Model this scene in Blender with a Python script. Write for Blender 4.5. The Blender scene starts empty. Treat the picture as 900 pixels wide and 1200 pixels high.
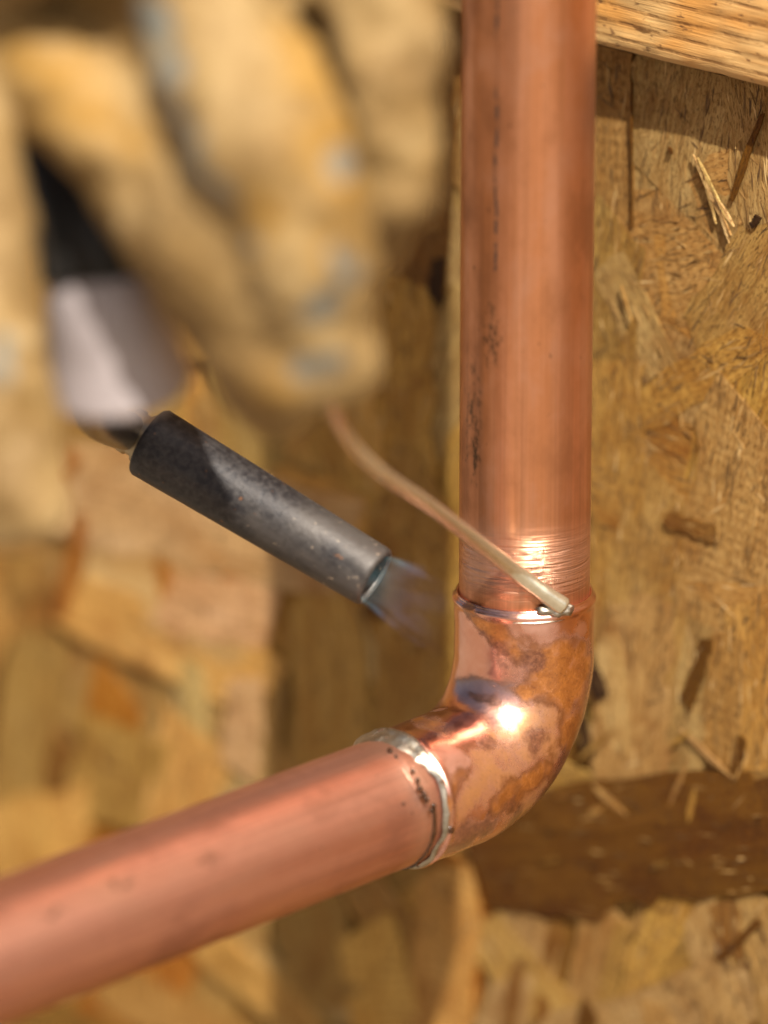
import bpy, bmesh, math, random
from mathutils import Vector, Matrix, noise
from bpy_extras.object_utils import world_to_camera_view  # noqa (handy while tuning)

random.seed(11)
R = math.radians
scene = bpy.context.scene
C = scene.collection

# ------------------------------------------------------------------ camera
PITCH = R(18.0)                      # camera looks down by this
PX = 22.2e-3 / 152.0                 # metres per photo pixel at the elbow (photo is 900 x 1200)
DIST = 1.0
RIGHT = Vector((1, 0, 0))
FWD = Vector((0, math.cos(PITCH), -math.sin(PITCH)))
UP = Vector((0, math.sin(PITCH), math.cos(PITCH)))
CAM = RIGHT * (-163 * PX) + UP * (281 * PX) - FWD * DIST
SENS = 24.0
cam_data = bpy.data.cameras.new('camera')
cam_data.sensor_fit = 'HORIZONTAL'
cam_data.sensor_width = SENS
cam_data.lens = SENS * DIST / (900 * PX)
cam_data.clip_start = 0.05
cam_data.clip_end = 500
cam_data.dof.use_dof = True
cam_data.dof.focus_distance = 0.987
cam_data.dof.aperture_fstop = 5.1
cam_data.dof.aperture_blades = 9
cam = bpy.data.objects.new('camera', cam_data)
C.objects.link(cam)
cam.matrix_world = Matrix.Translation(CAM) @ Matrix((RIGHT, UP, -FWD)).transposed().to_4x4()
scene.camera = cam

# ------------------------------------------------------------------ light
SUN_EL, SUN_AZ = R(50), R(20)        # azimuth measured from the camera side towards the right
SUN = Vector((math.sin(SUN_AZ) * math.cos(SUN_EL), -math.cos(SUN_AZ) * math.cos(SUN_EL), math.sin(SUN_EL)))
world = bpy.data.worlds.new('World')
scene.world = world
world.use_nodes = True
wn = world.node_tree
bg = wn.nodes['Background']
sky = wn.nodes.new('ShaderNodeTexSky')
sky.sky_type = 'NISHITA'
sky.sun_disc = False
sky.sun_elevation = SUN_EL
sky.sun_rotation = math.atan2(SUN.x, SUN.y)
sky.air_density = 1.0
sky.dust_density = 5.0
sky.ozone_density = 0.3
wn.links.new(sky.outputs['Color'], bg.inputs['Color'])
bg.inputs['Strength'].default_value = 0.06
sl = bpy.data.lights.new('sun', 'SUN')
sl.energy = 5.0
sl.angle = R(0.6)
sl.color = (1.0, 0.93, 0.82)
sun = bpy.data.objects.new('sun', sl)
C.objects.link(sun)
sun.rotation_euler = SUN.to_track_quat('Z', 'Y').to_euler()
scene.view_settings.view_transform = 'Standard'
scene.view_settings.look = 'None'
scene.view_settings.exposure = 0.66
scene.view_settings.gamma = 1
scene.view_settings.use_curve_mapping = False
scene.cycles.use_denoising = True
scene.cycles.max_bounces = 8
scene.cycles.transparent_max_bounces = 64
scene.cycles.sample_clamp_indirect = 4


# ------------------------------------------------------------------ helpers
def P(px, py, depth=1.0):
    """point of the place seen at photo pixel (px, py) at the given distance along the view axis"""
    k = PX * depth / DIST
    return CAM + FWD * depth + RIGHT * ((px - 450) * k) + UP * ((600 - py) * k)


def proj(p):
    d = p - CAM
    z = d.dot(FWD)
    return (450 + d.dot(RIGHT) / z * DIST / PX, 600 - d.dot(UP) / z * DIST / PX, z)


def ray_plane(px, py, point, normal):
    d = P(px, py, 1.0) - CAM
    return CAM + d * ((point - CAM).dot(normal) / d.dot(normal))


def fbm(v, s, o=3):
    return noise.fractal(Vector(v) * s, 1.0, 2.0, o)


def link_mesh(name, verts, faces, mat, parent=None, smooth=True):
    me = bpy.data.meshes.new(name)
    me.from_pydata([tuple(v) for v in verts], [], faces)
    me.update()
    if smooth:
        me.polygons.foreach_set('use_smooth', [True] * len(me.polygons))
    if mat:
        me.materials.append(mat)
    o = bpy.data.objects.new(name, me)
    C.objects.link(o)
    if parent:
        o.parent = parent
    return o


def thing(name, label, cat, loc=(0, 0, 0)):
    o = bpy.data.objects.new(name, None)
    o.empty_display_size = 0.01
    C.objects.link(o)
    o.location = loc
    o['label'] = label
    o['category'] = cat
    return o


def tag(o, label, cat):
    o['label'] = label
    o['category'] = cat
    return o


def put(o, parent, m=None):
    """parent with the world placement kept"""
    mw = m if m is not None else o.matrix_world.copy()
    o.parent = parent
    o.matrix_parent_inverse = Matrix.Translation(parent.location).inverted() if parent.parent is None else Matrix()
    o.matrix_basis = mw


def frames(path):
    """parallel transported frames along a list of points"""
    T = []
    n = len(path)
    for i in range(n):
        a = path[max(0, i - 1)]
        b = path[min(n - 1, i + 1)]
        T.append((b - a).normalized())
    t0 = T[0]
    ref = Vector((0, 0, 1)) if abs(t0.z) < 0.9 else Vector((0, -1, 0))
    N = [(ref - t0 * ref.dot(t0)).normalized()]
    for i in range(1, n):
        q = T[i - 1].rotation_difference(T[i])
        v = q @ N[-1]
        N.append((v - T[i] * v.dot(T[i])).normalized())
    return T, N


def sweep(path, radii, seg, cap=(True, True)):
    T, N = frames(path)
    V, F = [], []
    for i, p in enumerate(path):
        b = T[i].cross(N[i])
        for k in range(seg):
            a = 2 * math.pi * k / seg
            r = radii(i, a) if callable(radii) else radii[i]
            V.append(p + (N[i] * math.cos(a) + b * math.sin(a)) * r)
    for i in range(len(path) - 1):
        for k in range(seg):
            a, b2 = i * seg + k, i * seg + (k + 1) % seg
            F.append((a, b2, b2 + seg, a + seg))
    if cap[0]:
        F.append(tuple(range(seg - 1, -1, -1)))
    if cap[1]:
        q = (len(path) - 1) * seg
        F.append(tuple(range(q, q + seg)))
    return V, F


def catmull(pts, n):
    out = []
    P0 = [pts[0] * 2 - pts[1]] + list(pts) + [pts[-1] * 2 - pts[-2]]
    for i in range(1, len(P0) - 2):
        for j in range(n):
            t = j / n
            a, b, c, d = P0[i - 1], P0[i], P0[i + 1], P0[i + 2]
            out.append(0.5 * ((2 * b) + (c - a) * t + (2 * a - 5 * b + 4 * c - d) * t * t + (3 * b - a - 3 * c + d) * t ** 3))
    out.append(pts[-1].copy() if hasattr(pts[-1], 'copy') else pts[-1])
    return out


# ------------------------------------------------------------------ node helper
class NT:
    def __init__(self, name):
        self.m = bpy.data.materials.new(name)
        self.m.use_nodes = True
        self.t = self.m.node_tree
        self.b = self.t.nodes['Principled BSDF']
        self.out = self.t.nodes['Material Output']

    def n(self, kind, **kw):
        nd = self.t.nodes.new('ShaderNode' + kind)
        for k, v in kw.items():
            if k in nd.inputs.keys():
                nd.inputs[k].default_value = v
            else:
                setattr(nd, k, v)
        return nd

    def l(self, a, b):
        self.t.links.new(a, b)

    def setin(self, sock, v):
        if isinstance(v, bpy.types.NodeSocket):
            self.l(v, sock)
        elif isinstance(v, (tuple, list)) and len(v) == 3 and sock.type == 'RGBA':
            sock.default_value = (*v, 1)
        else:
            sock.default_value = v

    def math(self, op, a, b=0.0, c=None, clamp=False):
        nd = self.t.nodes.new('ShaderNodeMath')
        nd.operation = op
        nd.use_clamp = clamp
        self.setin(nd.inputs[0], a)
        self.setin(nd.inputs[1], b)
        if c is not None:
            self.setin(nd.inputs[2], c)
        return nd.outputs[0]

    def mix(self, f, a, b, mode='MIX'):
        nd = self.t.nodes.new('ShaderNodeMix')
        nd.data_type = 'RGBA'
        nd.blend_type = mode
        self.setin(nd.inputs['Factor'], f)
        self.setin(nd.inputs[6], a)
        self.setin(nd.inputs[7], b)
        return nd.outputs[2]

    def step(self, v, lo, hi):
        nd = self.t.nodes.new('ShaderNodeMapRange')
        nd.interpolation_type = 'SMOOTHSTEP'
        self.setin(nd.inputs[0], v)
        nd.inputs[1].default_value = lo
        nd.inputs[2].default_value = hi
        return nd.outputs[0]

    def remap(self, v, lo, hi, a, b):
        nd = self.t.nodes.new('ShaderNodeMapRange')
        self.setin(nd.inputs[0], v)
        for i, x in enumerate((lo, hi, a, b)):
            nd.inputs[i + 1].default_value = x
        return nd.outputs[0]

    def vec(self, src, scale, offset=None):
        nd = self.t.nodes.new('ShaderNodeVectorMath')
        nd.operation = 'MULTIPLY'
        self.l(src, nd.inputs[0])
        nd.inputs[1].default_value = scale
        if offset is None:
            return nd.outputs[0]
        ad = self.t.nodes.new('ShaderNodeVectorMath')
        ad.operation = 'ADD'
        self.l(nd.outputs[0], ad.inputs[0])
        self.setin(ad.inputs[1], offset)
        return ad.outputs[0]

    def noise(self, v, scale=1.0, detail=3.0, rough=0.55, dist=0.0):
        nd = self.t.nodes.new('ShaderNodeTexNoise')
        self.l(v, nd.inputs['Vector'])
        nd.inputs['Scale'].default_value = scale
        nd.inputs['Detail'].default_value = detail
        nd.inputs['Roughness'].default_value = rough
        nd.inputs['Distortion'].default_value = dist
        return nd.outputs['Fac']

    def obj(self):
        return self.n('TexCoord').outputs['Object']

    def bump(self, h, strength, dist):
        nd = self.n('Bump')
        nd.inputs['Strength'].default_value = strength
        nd.inputs['Distance'].default_value = dist
        self.l(h, nd.inputs['Height'])
        self.l(nd.outputs[0], self.b.inputs['Normal'])
        return nd

    def set(self, **kw):
        for k, v in kw.items():
            self.setin(self.b.inputs[k.replace('_', ' ')], v)
        return self.m


# ------------------------------------------------------------------ materials
def mat_strand():
    t = NT('osb_strand')
    oc = t.obj()
    oi = t.n('ObjectInfo')
    off = t.n('CombineXYZ')
    t.l(t.math('MULTIPLY', oi.outputs['Random'], 37.0), off.inputs[0])
    t.l(t.math('MULTIPLY', oi.outputs['Random'], 91.0), off.inputs[1])
    t.l(t.math('MULTIPLY', oi.outputs['Random'], 13.0), off.inputs[2])
    o = off.outputs[0]
    fib = t.noise(t.vec(oc, (70, 1500, 300), o), 1, 3, 0.6)           # long fibres
    pore = t.noise(t.vec(oc, (750, 3300, 600), o), 1, 4, 0.72)         # short dashes
    blot = t.noise(t.vec(oc, (55, 130, 60), o), 1, 3, 0.6)
    wv = t.noise(t.vec(oc, (170, 70, 90), o), 1, 2, 0.5)      # cross chatter of the knife
    sx = t.n('SeparateXYZ')
    t.l(oc, sx.inputs[0])
    rows = t.math('SINE', t.math('ADD', t.math('MULTIPLY', sx.outputs[0], 2 * math.pi / 0.0021), t.math('MULTIPLY', wv, 9.0)))
    chat = t.math('MULTIPLY', t.step(rows, -0.9, 0.9), t.math('MULTIPLY', t.remap(blot, 0.35, 0.6, 0.2, 1.0), t.step(oi.outputs['Random'], 0.2, 0.8)))
    p2 = t.math('SUBTRACT', pore, t.math('MULTIPLY', chat, 0.05))
    dash = t.math('SUBTRACT', 1.0, t.step(p2, 0.32, 0.46))
    base = oi.outputs['Color']
    dark = t.mix(1.0, base, (0.40, 0.28, 0.17), 'MULTIPLY')
    pale = t.mix(1.0, base, (1.28, 1.42, 1.75), 'MULTIPLY')
    c = t.mix(t.remap(fib, 0.36, 0.70, 0.0, 0.66), base, dark)
    c = t.mix(t.remap(blot, 0.5, 0.8, 0.0, 0.6), c, pale)
    c = t.mix(t.remap(blot, 0.46, 0.25, 0.0, 0.7), c, t.mix(1.0, base, (0.62, 0.42, 0.22), 'MULTIPLY'))
    c = t.mix(t.math('MULTIPLY', dash, 0.95), c, t.mix(0.4, dark, (0.07, 0.035, 0.012)))
    c = t.mix(t.math('MULTIPLY', chat, 0.30), c, t.mix(1.0, base, (0.62, 0.46, 0.26), 'MULTIPLY'))
    grit = t.noise(t.vec(oc, (900, 2400, 900), o), 1, 5, 0.8)
    c = t.mix(t.math('MULTIPLY', t.step(grit, 0.50, 0.66), 0.75), c, t.mix(1.0, base, (0.36, 0.23, 0.11), 'MULTIPLY'))
    c = t.mix(t.math('MULTIPLY', t.step(grit, 0.46, 0.34), 0.35), c, t.mix(1.0, base, (1.22, 1.30, 1.45), 'MULTIPLY'))
    dirt = t.noise(t.vec(oc, (260, 520, 300), o), 1, 5, 0.72)
    c = t.mix(t.math('MULTIPLY', t.step(dirt, 0.60, 0.74), 0.75), c, (0.06, 0.032, 0.014))
    gp = t.n('NewGeometry').outputs['Position']
    grime = t.noise(gp, 75, 4, 0.65)
    c = t.mix(t.math('MULTIPLY', t.step(grime, 0.47, 0.72), 0.62), c, t.mix(1.0, base, (0.40, 0.24, 0.11), 'MULTIPLY'))
    speck = t.noise(gp, 900, 2, 0.6)
    c = t.mix(t.math('MULTIPLY', t.step(speck, 0.66, 0.74), 0.7), c, (0.05, 0.028, 0.013))
    h = t.math('ADD', t.math('MULTIPLY', fib, 0.5), t.math('MULTIPLY', chat, 0.10))
    h = t.math('SUBTRACT', h, t.math('MULTIPLY', dash, 0.5))
    t.bump(t.math('ADD', h, t.math('MULTIPLY', grit, 0.5)), 0.8, 0.0005)
    return t.set(Base_Color=c, Roughness=0.6, Specular_IOR_Level=0.15)


def mat_lumber():
    t = NT('sawn_softwood')
    oc = t.obj()
    sep = t.n('SeparateXYZ')
    t.l(oc, sep.inputs[0])
    wob = t.noise(t.vec(oc, (18, 60, 60)), 1, 3, 0.5)
    z = t.math('ADD', sep.outputs[2], t.math('MULTIPLY', wob, 0.0016))
    ring = t.math('SINE', t.math('MULTIPLY', z, 2 * math.pi / 0.0027))
    line = t.step(ring, 0.55, 0.98)
    broke = t.noise(t.vec(oc, (210, 120, 120)), 1, 3, 0.6)
    line = t.math('MULTIPLY', line, t.step(broke, 0.36, 0.6))
    fib = t.noise(t.vec(oc, (60, 1600, 1600)), 1, 4, 0.6)
    c = t.mix(t.remap(fib, 0.3, 0.75, 0, 1), (0.60, 0.385, 0.155), (0.48, 0.265, 0.085))
    blot = t.noise(t.vec(oc, (60, 80, 110)), 1, 2, 0.5)
    c = t.mix(t.step(blot, 0.5, 0.72), c, (0.52, 0.25, 0.06))
    c = t.mix(t.math('MULTIPLY', line, 0.65), c, (0.26, 0.115, 0.03))
    pits = t.noise(t.vec(oc, (420, 900, 900)), 1, 2, 0.5)
    c = t.mix(t.math('MULTIPLY', t.step(pits, 0.62, 0.74), 0.8), c, (0.14, 0.06, 0.02))
    h = t.math('SUBTRACT', fib, t.math('MULTIPLY', line, 0.6))
    t.bump(h, 0.6, 0.0004)
    return t.set(Base_Color=c, Roughness=0.6)


def mat_copper(name, base, warm, rough, scratch=None, ink=None, smear=None, aniso=0.5, sm_y=None):
    """drawn copper tube; object z runs along the tube"""
    t = NT(name)
    oc = t.obj()
    sep = t.n('SeparateXYZ')
    t.l(oc, sep.inputs[0])
    x, y, z = sep.outputs
    streak = t.noise(t.vec(oc, (1300, 1300, 9)), 1, 4, 0.65)
    broad = t.noise(t.vec(oc, (230, 230, 14)), 1, 2, 0.5)
    cloud = t.noise(t.vec(oc, (90, 90, 60)), 1, 4, 0.6)
    fine = t.noise(oc, 2600, 2, 0.5)
    c = t.mix(t.remap(broad, 0.3, 0.7, 0, 1), base, warm)
    c = t.mix(t.math('MULTIPLY', t.step(cloud, 0.48, 0.70), 0.7), c, tuple(v * 0.62 for v in warm))
    c = t.mix(t.remap(streak, 0.38, 0.72, 0, 0.55), c, tuple(v * 0.5 for v in warm))
    c = t.mix(t.remap(cloud, 0.5, 0.2, 0, 0.35), c, (0.90, 0.55, 0.43))
    spot = t.noise(t.vec(oc, (700, 700, 420)), 1, 2, 0.6)
    c = t.mix(t.math('MULTIPLY', t.step(spot, 0.70, 0.78), 0.6), c, (0.10, 0.045, 0.025))
    r = t.math('ADD', t.remap(cloud, 0.3, 0.7, rough - 0.06, rough + 0.10), t.remap(streak, 0.3, 0.7, -0.04, 0.04))
    metal = 0.90
    if ink:
        x0, spans = ink
        wob = t.math('MULTIPLY', t.math('SUBTRACT', t.noise(t.vec(oc, (0, 0, 60)), 1, 2), 0.5), 0.0022)
        d = t.math('ABSOLUTE', t.math('SUBTRACT', t.math('SUBTRACT', x, x0), wob))
        m = t.math('SUBTRACT', 1.0, t.step(d, 0.00008, 0.00042))
        brk = t.noise(t.vec(oc, (1500, 1500, 620)), 1, 3, 0.6)
        m = t.math('MULTIPLY', m, t.step(brk, 0.40, 0.56))
        zz = None
        for a, b in spans:
            s = t.math('MULTIPLY', t.step(z, a - 0.002, a + 0.001), t.math('SUBTRACT', 1.0, t.step(z, b - 0.001, b + 0.002)))
            zz = s if zz is None else t.math('ADD', zz, s)
        m = t.math('MULTIPLY', t.math('MULTIPLY', m, zz), t.math('LESS_THAN', y, 0.0))
        c = t.mix(t.math('MULTIPLY', m, 0.85), c, (0.07, 0.06, 0.055))
        r = t.math('ADD', r, t.math('MULTIPLY', m, 0.2))
    if smear:                                          # soot rubbed on: list of (x, z, rx, rz)
        for (sx, sz, rx, rz) in smear:
            dx = t.math('DIVIDE', t.math('SUBTRACT', x, sx), rx)
            dz = t.math('DIVIDE', t.math('SUBTRACT', z, sz), rz)
            d2 = t.math('ADD', t.math('MULTIPLY', dx, dx), t.math('MULTIPLY', dz, dz))
            g = t.math('SUBTRACT', 1.0, t.step(d2, 0.0, 1.0))
            g = t.math('MULTIPLY', g, t.math('LESS_THAN', y, 0.002) if sm_y is None else t.math('GREATER_THAN', y, sm_y))
            nz = t.noise(t.vec(oc, (900, 900, 520), (sx * 900, 0, 0)), 1, 4, 0.65)
            k = t.step(t.math('ADD', nz, t.math('MULTIPLY', g, 0.16)), 0.58, 0.82)
            c = t.mix(t.math('MULTIPLY', t.math('MULTIPLY', k, g), 0.8), c, (0.085, 0.05, 0.03))
    h = t.math('ADD', t.math('MULTIPLY', streak, 0.6), t.math('MULTIPLY', fine, 0.25))
    if scratch:
        z0, z1, strength = scratch
        band = t.math('MULTIPLY', t.step(z, z0 - 0.002, z0 + 0.003), t.math('SUBTRACT', 1.0, t.step(z, z1 - 0.005, z1 + 0.003)))
        warp = t.math('MULTIPLY', t.noise(oc, 60, 2, 0.5), 0.0022)
        co = t.n('CombineXYZ')
        t.l(x, co.inputs[0]); t.l(y, co.inputs[1]); t.l(t.math('ADD', z, warp), co.inputs[2])
        s1 = t.noise(t.vec(co.outputs[0], (36, 36, 2900)), 1, 2, 0.7)
        s2 = t.noise(t.vec(oc, (45, 45, 1900)), 1, 2, 0.7)
        s = t.math('ADD', s1, s2)
        sc = t.math('MULTIPLY', t.math('MULTIPLY', s, band), strength)
        r = t.math('SUBTRACT', r, t.math('MULTIPLY', band, 0.11))
        c = t.mix(t.math('MULTIPLY', band, 0.45), c, (0.92, 0.56, 0.42))
    b1 = t.bump(h, 0.28, 0.00016)
    if scratch:
        b2 = t.bump(sc, 1.0, 0.0006)
        t.l(b1.outputs[0], b2.inputs['Normal'])
    t.set(Base_Color=c, Roughness=r, Metallic=metal, Anisotropic=aniso, Anisotropic_Rotation=0.25)
    tg = t.n('Tangent', direction_type='RADIAL', axis='Z')
    t.l(tg.outputs[0], t.b.inputs['Tangent'])
    return t.m


def mat_fitting():
    """cast copper elbow with flux glaze, heat oxide and wiped clean patches (point attribute 'stain')"""
    t = NT('heat_stained_copper')
    oc = t.obj()
    at = t.n('Attribute', attribute_name='stain')
    sep = t.n('SeparateColor')
    t.l(at.outputs['Color'], sep.inputs[0])
    fl, ox, ol = sep.outputs
    fine = t.noise(oc, 1500, 4, 0.7)
    mid = t.noise(oc, 330, 4, 0.65, 0.6)
    big = t.noise(oc, 120, 3, 0.6)

    def edge(v, lo, hi, k=0.45):
        return t.step(t.math('ADD', v, t.math('MULTIPLY', t.math('SUBTRACT', mid, 0.5), k)), lo, hi)
    flux = edge(fl, 0.28, 0.74, 0.6)
    rim = t.math('MULTIPLY', flux, t.math('SUBTRACT', 1.0, edge(fl, 0.52, 0.70)))
    oxid = edge(ox, 0.36, 0.80, 0.8)
    oliv = t.math('MULTIPLY', edge(ol, 0.25, 0.90, 0.7), 0.85)
    c = t.mix(t.remap(mid, 0.3, 0.7, 0, 1), (0.90, 0.50, 0.40), (0.80, 0.38, 0.27))
    c = t.mix(t.math('MULTIPLY', t.step(big, 0.5, 0.7), 0.3), c, (0.55, 0.24, 0.20))
    cl = t.step(at.outputs['Alpha'], 0.42, 0.66)
    c = t.mix(t.math('MULTIPLY', cl, 0.8), c, (0.92, 0.54, 0.45))
    c = t.mix(oliv, c, t.mix(mid, (0.48, 0.21, 0.062), (0.62, 0.30, 0.11)))
    c = t.mix(flux, c, t.mix(t.remap(mid, 0.3, 0.7, 0, 1), (0.56, 0.21, 0.045), (0.27, 0.085, 0.02)))
    c = t.mix(t.math('MULTIPLY', rim, 0.8), c, (0.17, 0.055, 0.015))
    c = t.mix(t.math('MULTIPLY', oxid, 0.85), c, t.mix(t.step(fine, 0.35, 0.75), (0.14, 0.046, 0.028), (0.36, 0.14, 0.07)))
    sp = t.noise(oc, 2100, 3, 0.7)
    anyst = t.math('MAXIMUM', flux, t.math('MAXIMUM', oxid, oliv))
    c = t.mix(t.math('MULTIPLY', t.math('MULTIPLY', t.step(sp, 0.54, 0.72), anyst), 0.4), c, (0.08, 0.035, 0.018))
    c = t.mix(t.math('MULTIPLY', t.math('MULTIPLY', t.step(sp, 0.44, 0.30), anyst), 0.2), c, (0.80, 0.46, 0.26))
    r = t.math('ADD', t.math('ADD', 0.21, t.math('MULTIPLY', cl, 0.16)), t.math('MULTIPLY', anyst, 0.12))
    r = t.math('ADD', r, t.remap(fine, 0.3, 0.7, -0.03, 0.06))
    metal = t.math('SUBTRACT', 1.0, t.math('MULTIPLY', anyst, 0.35))
    h = t.math('ADD', t.math('MULTIPLY', mid, 0.8), t.math('MULTIPLY', fine, 0.22))
    h = t.math('ADD', h, t.math('MULTIPLY', flux, 0.5))
    t.bump(h, 0.22, 0.0003)
    t.set(Base_Color=c, Roughness=r, Metallic=metal)
    t.setin(t.b.inputs['Coat Weight'], t.math('ADD', 0.75, t.math('MULTIPLY', anyst, 0.2)))
    t.b.inputs['Coat Roughness'].default_value = 0.24
    return t.m


def mat_solder():
    t = NT('tin_solder')
    oc = t.obj()
    a = t.noise(oc, 420, 4, 0.6, 0.8)
    f = t.noise(oc, 2600, 3, 0.6)
    c = t.mix(t.remap(a, 0.3, 0.7, 0, 1), (0.54, 0.50, 0.43), (0.30, 0.25, 0.185))
    sp = t.noise(oc, 560, 2, 0.4)
    dk = t.step(sp, 0.64, 0.69)
    c = t.mix(t.math('MULTIPLY', dk, 0.95), c, (0.09, 0.035, 0.012))
    t.bump(t.math('ADD', a, t.math('MULTIPLY', f, 0.2)), 0.3, 0.0004)
    return t.set(Base_Color=c, Roughness=t.math('ADD', t.remap(f, 0.3, 0.7, 0.30, 0.52), t.math('MULTIPLY', dk, 0.2)), Metallic=t.math('SUBTRACT', 1.0, t.math('MULTIPLY', dk, 0.8)))


def mat_wire():
    t = NT('solder_wire_metal')
    oc = t.obj()
    s = t.noise(t.vec(oc, (800, 800, 800)), 1, 3, 0.6)
    c = t.mix(s, (0.80, 0.73, 0.57), (0.56, 0.49, 0.35))
    t.bump(s, 0.25, 0.0002)
    return t.set(Base_Color=c, Roughness=0.22, Metallic=0.84)


def mat_torch():
    """blackened steel tube; object z along the tube from tip (0) backwards"""
    t = NT('blackened_steel')
    oc = t.obj()
    sep = t.n('SeparateXYZ')
    t.l(oc, sep.inputs[0])
    z = sep.outputs[2]
    cloud = t.noise(t.vec(oc, (110, 110, 60)), 1, 5, 0.6)
    fine = t.noise(oc, 900, 4, 0.7)
    scuff_shade = t.step(t.math('ADD', cloud, t.remap(z, 0.0, 0.045, 0.14, -0.20)), 0.40, 0.66)  # scuffs towards the tip; the z ramp paints the shaded back end black
    c = t.mix(scuff_shade, (0.022, 0.020, 0.022), (0.080, 0.070, 0.063))
    c = t.mix(t.remap(fine, 0.4, 0.7, 0, 0.5), c, (0.10, 0.09, 0.085))
    fleck = t.noise(oc, 620, 3, 0.65)
    c = t.mix(t.math('MULTIPLY', t.step(fleck, 0.64, 0.76), scuff_shade), c, (0.62, 0.48, 0.34))
    rust = t.noise(t.vec(oc, (480, 480, 420), (5, 2, 9)), 1, 3, 0.6)
    c = t.mix(t.math('MULTIPLY', t.step(rust, 0.68, 0.76), 0.5), c, (0.30, 0.12, 0.04))
    r = t.math('ADD', 0.46, t.remap(fine, 0.3, 0.7, -0.06, 0.12))
    t.bump(t.math('ADD', fine, cloud), 0.3, 0.0004)
    return t.set(Base_Color=c, Roughness=r, Metallic=0.35, Specular_IOR_Level=0.4)


def mat_plain(name, col, rough, metal=0.0, nscale=200, var=0.15, bump=0.0):
    t = NT(name)
    oc = t.obj()
    a = t.noise(oc, nscale, 4, 0.6)
    c = t.mix(t.remap(a, 0.3, 0.7, 0, 1), col, tuple(max(0, v * (1 - var)) for v in col))
    if bump:
        t.bump(a, 0.5, bump)
    return t.set(Base_Color=c, Roughness=t.math('ADD', rough, t.remap(a, 0.3, 0.7, -0.05, 0.05)), Metallic=metal)


def mat_glove():
    t = NT('worn_glove_leather')
    oc = t.obj()
    at = t.n('Attribute', attribute_name='tint')
    sep = t.n('SeparateColor')
    t.l(at.outputs['Color'], sep.inputs[0])
    yel, blue, soot = sep.outputs
    a = t.noise(oc, 45, 4, 0.6)
    f = t.noise(oc, 260, 4, 0.65)
    pt = t.noise(oc, 95, 4, 0.7)
    c = t.mix(t.remap(a, 0.3, 0.7, 0, 1), (0.33, 0.225, 0.095), (0.24, 0.140, 0.040))
    c = t.mix(t.math('MULTIPLY', yel, 0.85), c, (0.31, 0.155, 0.013))
    c = t.mix(t.math('MULTIPLY', t.step(t.math('ADD', a, t.math('MULTIPLY', f, 0.3)), 0.58, 0.80), 0.7), c, (0.14, 0.078, 0.022))
    c = t.mix(t.math('MULTIPLY', t.step(t.math('ADD', blue, t.math('MULTIPLY', t.math('SUBTRACT', f, 0.5), 0.8)), 0.35, 0.6), 0.85), c, (0.14, 0.155, 0.145))
    c = t.mix(t.math('MULTIPLY', soot, 0.85), c, (0.05, 0.04, 0.028))
    c = t.mix(t.math('MULTIPLY', t.step(pt, 0.48, 0.64), 0.85), c, (0.17, 0.095, 0.022))
    c = t.mix(t.math('MULTIPLY', t.step(pt, 0.42, 0.28), 0.5), c, (0.50, 0.38, 0.20))
    t.bump(f, 0.5, 0.0008)
    return t.set(Base_Color=c, Roughness=0.75)


def mat_flame():
    """burning gas: thin glowing veils that let everything behind them through (object z = distance from the mouth)"""
    t = NT('gas_flame')
    t.t.nodes.remove(t.b)
    oc = t.obj()
    sep = t.n('SeparateXYZ')
    t.l(oc, sep.inputs[0])
    z = sep.outputs[2]
    fade = t.math('MULTIPLY', t.math('SUBTRACT', 1.0, t.step(z, 0.001, 0.0180)), t.step(z, -0.002, 0.0005))
    wis = t.step(t.noise(t.vec(oc, (190, 190, 110)), 1, 2, 0.5), 0.36, 0.68)
    col = t.mix(t.step(z, 0.0, 0.007), (0.30, 0.80, 0.85), (0.42, 0.54, 0.90))
    em = t.n('Emission')
    t.l(col, em.inputs['Color'])
    t.l(t.math('MULTIPLY', t.math('MULTIPLY', fade, wis), FLAME), em.inputs['Strength'])
    tr = t.n('BsdfTransparent')
    ad = t.n('AddShader')
    t.l(em.outputs[0], ad.inputs[0])
    t.l(tr.outputs[0], ad.inputs[1])
    t.l(ad.outputs[0], t.out.inputs['Surface'])
    return t.m


FLAME = 0.014
M_STRAND = mat_strand()
M_LUMBER = mat_lumber()
M_FIT = mat_fitting()
M_SOLDER = mat_solder()
M_WIRE = mat_wire()
M_TORCH = mat_torch()
M_BRASS = mat_plain('brass', (0.46, 0.38, 0.26), 0.42, 1.0)
M_COLLAR = mat_plain('pale_lilac_plastic', (0.44, 0.385, 0.39), 0.5, 0, 60, 0.3)
M_GRIP = mat_plain('black_rubber_grip', (0.012, 0.011, 0.010), 0.6, 0, 300, 0.3)
M_GLOVE = mat_glove()
M_FLAME = mat_flame()
M_FLUX = mat_plain('burnt_flux', (0.06, 0.022, 0.008), 0.22, 0, 700, 0.4)
M_GROUND = mat_plain('dry_earth', (0.26, 0.21, 0.15), 0.9, 0, 3, 0.2)

# ------------------------------------------------------------------ layout directions
B = R(47.0)
H = Vector((-math.cos(B), -math.sin(B), 0))           # the lower pipe runs this way, towards the left front
CW = R(40)
W = Vector((math.cos(CW), -math.sin(CW), 0))          # along the wall, to the right (towards the camera)
N = Vector((-math.sin(CW), -math.cos(CW), 0))         # out of the wall
WALL_D = 0.0440
WALL_P = -N * WALL_D
Z = Vector((0, 0, 1))
RP = 0.0111                                           # tube radius
RF = 0.0119                                           # fitting radius
RB = 0.0180                                           # bend radius
FACE_H = 0.0318                                       # same along the lower pipe
FACE = 0.0290                                         # centre to face of the fitting

# ------------------------------------------------------------------ ground (outside the frame)
g = link_mesh('ground', [(-60, -60, -0.95), (60, -60, -0.95), (60, 60, -0.95), (-60, 60, -0.95)], [(0, 1, 2, 3)], M_GROUND, smooth=False)
g['kind'] = 'structure'

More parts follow.
